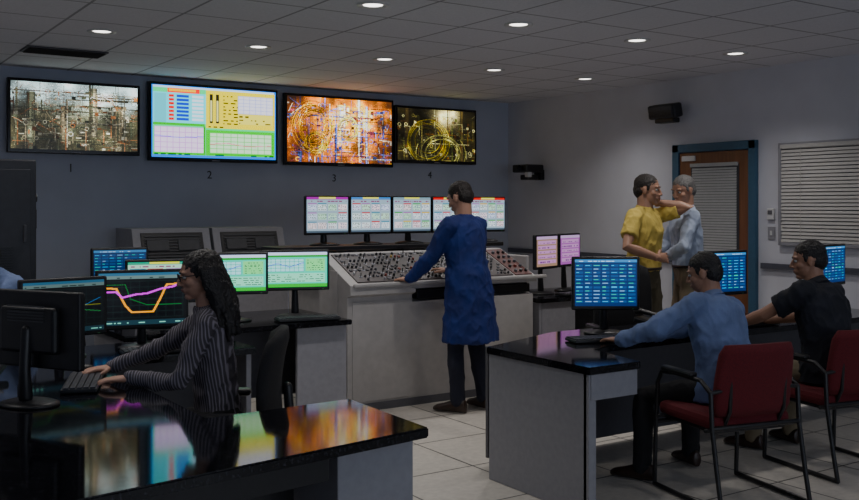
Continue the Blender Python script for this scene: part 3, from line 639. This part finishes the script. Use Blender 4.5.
def human(name,base,fwd,S=1.0,pelvis=.94,lean=0,side=0,slouch=0,twist=0,head=None,hands=None,feet=None,
          skin=SK1,hair=HBRN,top=LBS,bottom=NAVY,sleeve='long',coat=False,hem=-.10,tucked=False,female=False,glasses=False,bulk=1.08):
    B=V(base); f=V((fwd[0],fwd[1],0)).normalized(); r=f.cross(Z); mb=MB()
    P=B+Z*pelvis; L=.56*S; d=(Z*math.cos(lean)+f*math.sin(lean)+r*side).normalized()
    E=P+d*L; C=P+d*.5*L-f*slouch
    def sp(t):
        if t<0: return P+(-Z*.7+(P-C).normalized()*.3)*(-t)*L
        return P*(1-t)**2+C*2*t*(1-t)+E*t*t if t<=1 else E+(E-C).normalized()*(t-1)*L
    def tan(t): return (sp(t+.02)-sp(t-.02)).normalized()
    def fr(t):
        T=tan(t); rr=(r-T*r.dot(T)).normalized(); rr=Matrix.Rotation(twist*max(0,min(1,t)),3,T)@rr; return T,rr,T.cross(rr)
    def rg(t,w,dp,fo=0):
        T,rr,ff=fr(t); return (sp(t)+ff*fo*S,rr*w*S,ff*dp*S)
    sw=.165 if female else .188
    G=Geo()
    k=.9 if female else bulk; ex=.016 if coat else 0
    prof=[(.0,.168*k+ex,.122*k+ex,0),(.15,.160*k*(.93 if female else 1)+ex,.120*k+ex,.0),(.32,.155*k*(.93 if female else 1)+ex,.116*k+ex,.0),(.5,.163*k+ex,.118*k+ex,.005),(.68,.172*k+ex,.120*k+ex,.01),(.80,.172*k+ex,.108*k+ex,.004),(.88,.150*k+ex,.092*k+ex,-.002),(.955,.100,.078,-.005),(1.01,.066,.066,0)]
    if tucked: prof=[(.10,.155*k,.112*k,0)]+[p for p in prof if p[0]>.14]
    elif not coat: prof=[(hem,.175*k,.130*k,0)]+prof
    if coat:
        prof=[p for p in prof if p[0]>.3]; rr_=[]
        for q in range(8):
            t=q/7; z=P.z+.12-(P.z+.12-coat)*(1-t); w_=.178*k+ex+.035*(1-t); dd_=.128*k+ex+.05*(1-t)
            rr_.append((V((P.x,P.y,z))+(sp(.2)-V((P.x,P.y,sp(.2).z)))*t-f*.012*(1-t),r*w_*S,f*dd_*S))
        G.add(ringgeo(rr_+[rg(*p) for p in prof],28))
    else: G.add(ringgeo([rg(*p) for p in prof],24))
    if female: 
        T,rr,ff=fr(.68)
        for s_ in(-1,1): G.add(ellgeo(sp(.66)+rr*.065*s_*S+ff*.085*S,(.06*S,.06*S,.06*S)))
    sh={}; el={}; wr={}
    T,rr,ff=fr(.87)
    for sd,key in((1,'R'),(-1,'L')):
        tgt,pole,hd,pn,curl=hands[key]
        a=sp(.875)+rr*sw*sd*S; sh[key]=a
        e,w=ik(a,V(tgt),.29*S,.26*S,V(pole)); el[key]=e; wr[key]=w
        G.add(ellgeo(a-rr*.012*sd,(.064*S*k,.062*S*k,.062*S*k)))
        G.add(tubegeo([sp(.93)+rr*.055*sd*S,sp(.915)+rr*.12*sd*S,a+Z*.0],[.050*S,.052*S*k,.056*S*k],12))
        if sleeve=='long':
            cf=1.12 if coat else 1
            G.add(tubegeo([a,a.lerp(e,.5),e,e.lerp(w,.45),w-(w-e).normalized()*.005],[.062*S*k*cf,.057*S*k*cf,.052*S*k*cf,.046*S*k*cf,.038*S*k*cf],14))
        else:
            m2=a.lerp(e,.68); G.add(tubegeo([a,a.lerp(e,.4),m2],[.062*S*k,.062*S*k,.063*S*k],14,cap=False))
    mb.add(remesh(G,.0095,4,.010,10),top,True)
    T,rr,ff=fr(1.0)
    if not female:   # folded collar: conical band open at the throat
        vs=[];fs=[]; N=30
        for a in range(N+1):
            an=(a/N*2-1)*2.80; dr=ff*-math.cos(an)+rr*math.sin(an); frn=(1-math.cos(an))*.5
            base_=sp(1.0)-T*.010*S-Z*.022*S*frn
            for rad,h in ((.066,-.004),(.0605,.036),(.066,.036),(.084,-.006)): vs.append(base_+dr*rad*S+T*h*S)
        for a in range(N):
            for q in range(3): fs.append([a*4+q,(a+1)*4+q,(a+1)*4+q+1,a*4+q+1])
        mb.add((vs,fs),top,True)
    for sd,key in((1,'R'),(-1,'L')):
        tgt,pole,hd,pn,curl=hands[key]; a,e,w=sh[key],el[key],wr[key]; G=Geo()
        hd_=V(hd) if hd is not None else (w-e).normalized()
        if sleeve!='long': G.add(tubegeo([a.lerp(e,.4),a.lerp(e,.75),e,e.lerp(w,.3),w],[.046*S,.043*S,.040*S,.042*S,.027*S],14))
        else: G.add(tubegeo([e.lerp(w,.8),w],[.026*S,.025*S],12))
        handgeo(G,w,hd_,V(pn),sd,curl,S*(.92 if female else 1)); mb.add(remesh(G,.0036,2),skin,True)
    G=Geo(); hips=.092*S
    G.add(ringgeo([rg(-.16,.12,.10,0),rg(-.08,.165,.118,-.005),rg(0,.165*k,.122,-.01),rg(.09,.155*k,.112*k,0),rg(.13,.158*k,.115*k,0)],24))
    for sd,key in((1,'R'),(-1,'L')):
        an,pole,toe=feet[key]; h=P+r*hips*sd-Z*.01; kn,ank=ik(h,V(an),.43*S,.42*S,V(pole))
        G.add(tubegeo([h,h.lerp(kn,.35),h.lerp(kn,.75),kn,kn.lerp(ank,.3),kn.lerp(ank,.7),ank+Z*.0],[.094*S,.090*S,.074*S,.068*S,.068*S,.060*S,.057*S],14))
        td=V((toe[0],toe[1],0)).normalized(); ts=td.cross(Z); bz=ank.z-.083*S; bz=max(bz,0.003)
        SG=Geo(); rings=[]
        for q,w_,hh in((-.075,.020,.03),(-.065,.033,.05),(-.02,.037,.055),(.05,.040,.045),(.12,.047,.032),(.175,.042,.025),(.205,.022,.016)):
            rings.append((V((ank.x,ank.y,0))+td*q*S+Z*(bz+hh*S),ts*w_*S,Z*hh*S))
        SG.add(ringgeo(rings,16)); SG.add(tubegeo([ank-Z*.02,ank+Z*.04],[.042*S,.04*S],12)); mb.add(remesh(SG,.007,3),SHOE,True)
    mb.add(remesh(G,.0095,5,.007,7),bottom,True)
    if tucked:
        rs=[rg(t,.162*k+.006,.119*k+.006,0) for t in(.115,.155)]; mb.add(ringgeo(rs,28),BELT,True)
    # ---- head
    hf=V(head).normalized(); hr=hf.cross(Z).normalized(); hu=hr.cross(hf); hs=S*(.96 if female else 1.04)
    T=tan(1.0); Hc=E+T*.060*S+Z*.084*S+V((hf.x,hf.y,0)).normalized()*.025*S
    def hp(x,y,z): return Hc+(hr*x+hf*y+hu*z)*hs
    RM=Matrix((hr,hf,hu)).transposed()
    def he(G,x,y,z,a,b_,c,n=16): G.add(ellgeo(hp(x,y,z),(a*hs,b_*hs,c*hs),RM,n))
    G=Geo()
    he(G,0,-.012,.025,.077,.097,.092,24); he(G,0,.022,-.035,.061,.066,.080,20); he(G,0,.060,-.093,.026,.026,.020); he(G,0,.03,-.07,.052,.045,.038)
    for s_ in(-1,1):
        he(G,.040*s_,.052,-.022,.024,.026,.024); he(G,.0745*s_,-.006,-.008,.009,.016,.027,12); he(G,.077*s_,-.012,.006,.007,.014,.016,12); he(G,.034*s_,.075,.030,.022,.013,.008,12); he(G,.012*s_,.094,-.030,.010,.010,.008,10)
    G.add(tubegeo([hp(0,.082,.016),hp(0,.098,-.008),hp(0,.106,-.027)],[.008*hs,.009*hs,.010*hs],10)); he(G,0,.078,-.058,.030,.016,.020,12)
    nk=.88 if female else 1.06
    G.add(tubegeo([hp(0,-.02,-.04),hp(0,-.015,-.08).lerp(E,.35),E-T*.05],[.057*hs*nk,.057*hs*nk,.062*hs*nk],16))
    mb.add(remesh(G,.0042,3),skin,True)
    G=Geo(); he(G,0,.0915,-.054,.021,.006,.004,10); he(G,0,.0905,-.061,.018,.006,.005,10); mb.add((G.v,G.f),LIPS,True)
    for s_ in(-1,1):
        mb.add(ellgeo(hp(.031*s_,.0745,.006),(.0125*hs,.011*hs,.009*hs),RM),EYEW,True); mb.add(ellgeo(hp(.031*s_,.083,.006),(.006*hs,.004*hs,.006*hs),RM,10,6),IRIS,True)
        mb.add(tubegeo([hp(.014*s_,.088,.025),hp(.030*s_,.0885,.031),hp(.048*s_,.076,.027)],[.003,.0038,.0025],6),hair,True)
    G=Geo(); he(G,0,-.019,.043,.0805,.0965,.084,24); he(G,0,-.050,.0,.0735,.066,.076,20)
    for s_ in (-1,1): he(G,.070*s_,.016,.020,.009,.013,.026,10)
    if female:
        he(G,0,-.03,.038,.092,.099,.090,24)
        rnd=random.Random(5)
        for q in range(34):
            an=-2.45+4.9*q/33; sx=math.sin(an); cy=-math.cos(an)
            if cy>.18: continue
            p0=hp(.055*sx,-.02+.05*cy,.085); p1=hp(.095*sx,-.02+.088*cy,.03); p2=hp(.104*sx,-.035+.098*cy,-.06); Lh=.165+.05*rnd.random()-(.04 if cy>0 else 0)
            wv=lambda a: V((rnd.uniform(-a,a),rnd.uniform(-a,a),rnd.uniform(-a,a)))
            p3=V((p2.x,p2.y,Hc.z-.06-Lh*.5))-f*.03+wv(.012); p4=V((p3.x,p3.y,Hc.z-.06-Lh))-f*.02+wv(.015)
            G.add(tubegeo([p0,p1,p2,p2.lerp(p3,.5)+wv(.009),p3,p3.lerp(p4,.5)+wv(.01),p4],[.015,.019,.021,.021,.020,.017,.009],8))
    mb.add(remesh(G,.0050,2,.0025 if not female else .0035,60),hair,True)
    if glasses:
        for s_ in(-1,1):
            pts=[hp(.031*s_+.024*math.cos(a*math.pi/8),.097,.006+.017*math.sin(a*math.pi/8)) for a in range(17)]; mb.add(tubegeo(pts,.0024,6),BLACK,True)
            mb.add(tubegeo([hp(.055*s_,.097,.012),hp(.08*s_,.05,.012),hp(.084*s_,-.01,.008)],.0024,6),BLACK,True)
        mb.add(tubegeo([hp(-.008,.098,.008),hp(.008,.098,.008)],.0022,6),BLACK,True)
    mb.v=[(x-B.x,y-B.y,z-B.z) for x,y,z in mb.v]
    return mb.done(name,B)

def W(base,fwd,x,y,z):
    f=V((fwd[0],fwd[1],0)).normalized(); r=f.cross(Z); p=V(base)+r*x+f*y+Z*z; return p
D=-Z
# man in blue coat at console
ba=(-3.03,-3.36,0); fw=(-.30,.95); w=lambda x,y,z:W(ba,fw,x,y,z)
fv=V((-.30,.95,0)).normalized(); rv=fv.cross(Z)
human('man_in_blue_coat',ba,fw,S=.975,pelvis=.92,lean=.11,head=(-.35,.9,-.38),
  hands={'L':((-3.38,-3.07,.985),-rv*.3-fv*.5-Z*.9,V((-.3,1,.0)),D,.5),'R':((-2.98,-3.02,1.03),rv-Z*.6,V((-.3,1,.2)),D,.5)},
  feet={'L':(w(-.12,.02,.085),fv,fv-rv*.2),'R':(w(.12,-.05,.085),fv,fv+rv*.3)},hair=HBRN,skin=SK1,top=COAT,bottom=NAVY,coat=.53)
# yellow polo man
ba=(-1.43,-3.60,0); fw=(.30,-.95); w=lambda x,y,z:W(ba,fw,x,y,z); fv=V((fw[0],fw[1],0)).normalized(); rv=fv.cross(Z)
human('man_in_yellow_polo',ba,fw,S=1.02,pelvis=.955,lean=.02,head=(.50,-.86,-.08),
  hands={'R':(w(.20,.22,1.13),rv-Z*.5-fv*.4,V(-rv+fv*.3),-fv-Z*.3,.6),'L':(w(-.17,.04,1.57),-rv*.35-Z*1.0+fv*.3,Z*.9+rv*.35,rv,.8)},
  feet={'L':(w(-.14,.0,.085),fv,fv-rv*.3),'R':(w(.14,.03,.085),fv,fv+rv*.3)},skin=SK2,hair=HBRN,top=YSH,bottom=OLIVE,sleeve='short',tucked=True)
# grey haired man
ba=(-.88,-3.60,0); fw=(-.75,.50); w=lambda x,y,z:W(ba,fw,x,y,z); fv=V((fw[0],fw[1],0)).normalized(); rv=fv.cross(Z)
human('man_with_grey_hair',ba,fw,S=1.02,pelvis=.955,lean=.05,head=(-.9,.05,-.25),
  hands={'R':(w(.14,.22,1.12),rv-Z*.6,fv-rv*.5,D,.7),'L':(w(-.10,.24,1.10),-rv-Z*.6,fv+rv*.5,D,.7)},
  feet={'L':(w(-.13,.0,.085),fv,fv-rv*.2),'R':(w(.13,.05,.085),fv,fv+rv*.2)},skin=SK2,hair=HGRY,top=LBS,bottom=KHAKI,tucked=True)
# seated man blue shirt
ba=(-3.01,-5.71,0); fw=(.08,1); w=lambda x,y,z:W(ba,fw,x,y,z); fv=V((fw[0],fw[1],0)).normalized(); rv=fv.cross(Z)
human('seated_man_in_blue_shirt',ba,fw,S=.92,pelvis=.54,lean=.26,slouch=.07,side=.07,twist=.25,head=(-.45,.88,-.28),bulk=1.24,
  hands={'L':((-3.38,-5.30,.785),-rv-Z*.5,V((.0,1,0)),D,.35),'R':((-3.13,-5.24,.785),rv-Z*.6,V((-.45,1,0)),D,.35)},
  feet={'L':(w(-.32,.30,.085),fv+Z-rv*.3,fv-rv*.5),'R':(w(.15,.40,.085),fv+Z,fv+rv*.2)},skin=SK2,hair=HBLK,top=MBS,bottom=BLKT,hem=-.12)
# seated man dark polo
ba=(-2.05,-5.70,0); fw=(.05,1); w=lambda x,y,z:W(ba,fw,x,y,z); fv=V((fw[0],fw[1],0)).normalized(); rv=fv.cross(Z)
human('seated_man_in_dark_polo',ba,fw,S=.96,pelvis=.545,lean=.18,slouch=.07,side=.03,twist=.2,head=(-.62,.78,-.14),bulk=1.22,
  hands={'L':((-2.24,-5.20,.79),-rv-Z*.5,V((-.3,1,0)),D,.3),'R':((-1.92,-5.17,.79),rv-Z*.6,V((-.3,1,0)),D,.3)},
  feet={'L':(w(-.17,.42,.085),fv+Z,fv-rv*.2),'R':(w(.17,.40,.085),fv+Z,fv+rv*.2)},skin=SK2,hair=HBLK,top=DKS,bottom=KHAKI,sleeve='short',hem=-.12)
# seated woman
ba=(-5.66,-5.03,0); fw=(-.89,.42); w=lambda x,y,z:W(ba,fw,x,y,z); fv=V((fw[0],fw[1],0)).normalized(); rv=fv.cross(Z)
human('seated_woman_in_striped_blouse',ba,fw,S=.95,pelvis=.565,lean=.10,slouch=.02,head=(-.95,.22,-.16),
  hands={'L':((-6.04,-4.95,.785),-rv*.5-Z-fv*.3,V((-1,.35,0)),D,.35),'R':((-6.04,-4.64,.785),rv*.5-Z,V((-1,.0,0)),D,.35)},
  feet={'L':(w(-.12,.42,.085),fv+Z,fv),'R':(w(.12,.42,.085),fv+Z,fv)},skin=SK1,hair=HBLK,top=STRIPE,bottom=BLKT,hem=-.12,female=True,glasses=True)
# seated man at the far left workstation, bent forward
ba=(-6.02,-2.76,0); fw=(-.97,-.2); w=lambda x,y,z:W(ba,fw,x,y,z); fv=V((fw[0],fw[1],0)).normalized(); rv=fv.cross(Z)
human('seated_man_in_light_blue_shirt',ba,fw,S=1.04,pelvis=.585,lean=.44,slouch=.12,head=(-.95,-.2,-.3),bulk=1.15,
  hands={'L':(w(-.2,.60,.66),-rv-Z*.5,fv,D,.4),'R':(w(.2,.60,.66),rv-Z*.6,fv,D,.4)},
  feet={'L':(w(-.17,.42,.085),fv+Z,fv-rv*.2),'R':(w(.17,.40,.085),fv+Z,fv+rv*.2)},skin=SK1,hair=HBRN,top=MBS,bottom=NAVY,hem=-.12)

# ---------------- lights, world, camera ----------------
def area(name,loc,rot,sx,sy,e,col):
    l=bpy.data.lights.new(name,'AREA'); l.shape='RECTANGLE'; l.size=sx; l.size_y=sy; l.energy=e; l.color=col
    o=bpy.data.objects.new(name,l); sc.collection.objects.link(o); o.location=loc; o.rotation_euler=rot
area('rear_fill_light',(-4.5,-12.1,1.8),(math.radians(90),0,0),6,1.4,60,(.74,.84,1))  # added fill lamp behind the camera; the rear wall has no window
wd=bpy.data.worlds.new('World'); sc.world=wd; wd.use_nodes=True; wd.node_tree.nodes['Background'].inputs[0].default_value=(.05,.055,.07,1)
cam=bpy.data.cameras.new('camera'); co=bpy.data.objects.new('camera',cam); sc.collection.objects.link(co)
co.location=(-7.28,-9.20,1.55); co.rotation_euler=(math.pi/2,0,-math.atan2(.554,.832)); cam.sensor_width=36; cam.clip_start=.05
cam.lens=958/859*36; cam.shift_y=-45/859
sc.camera=co
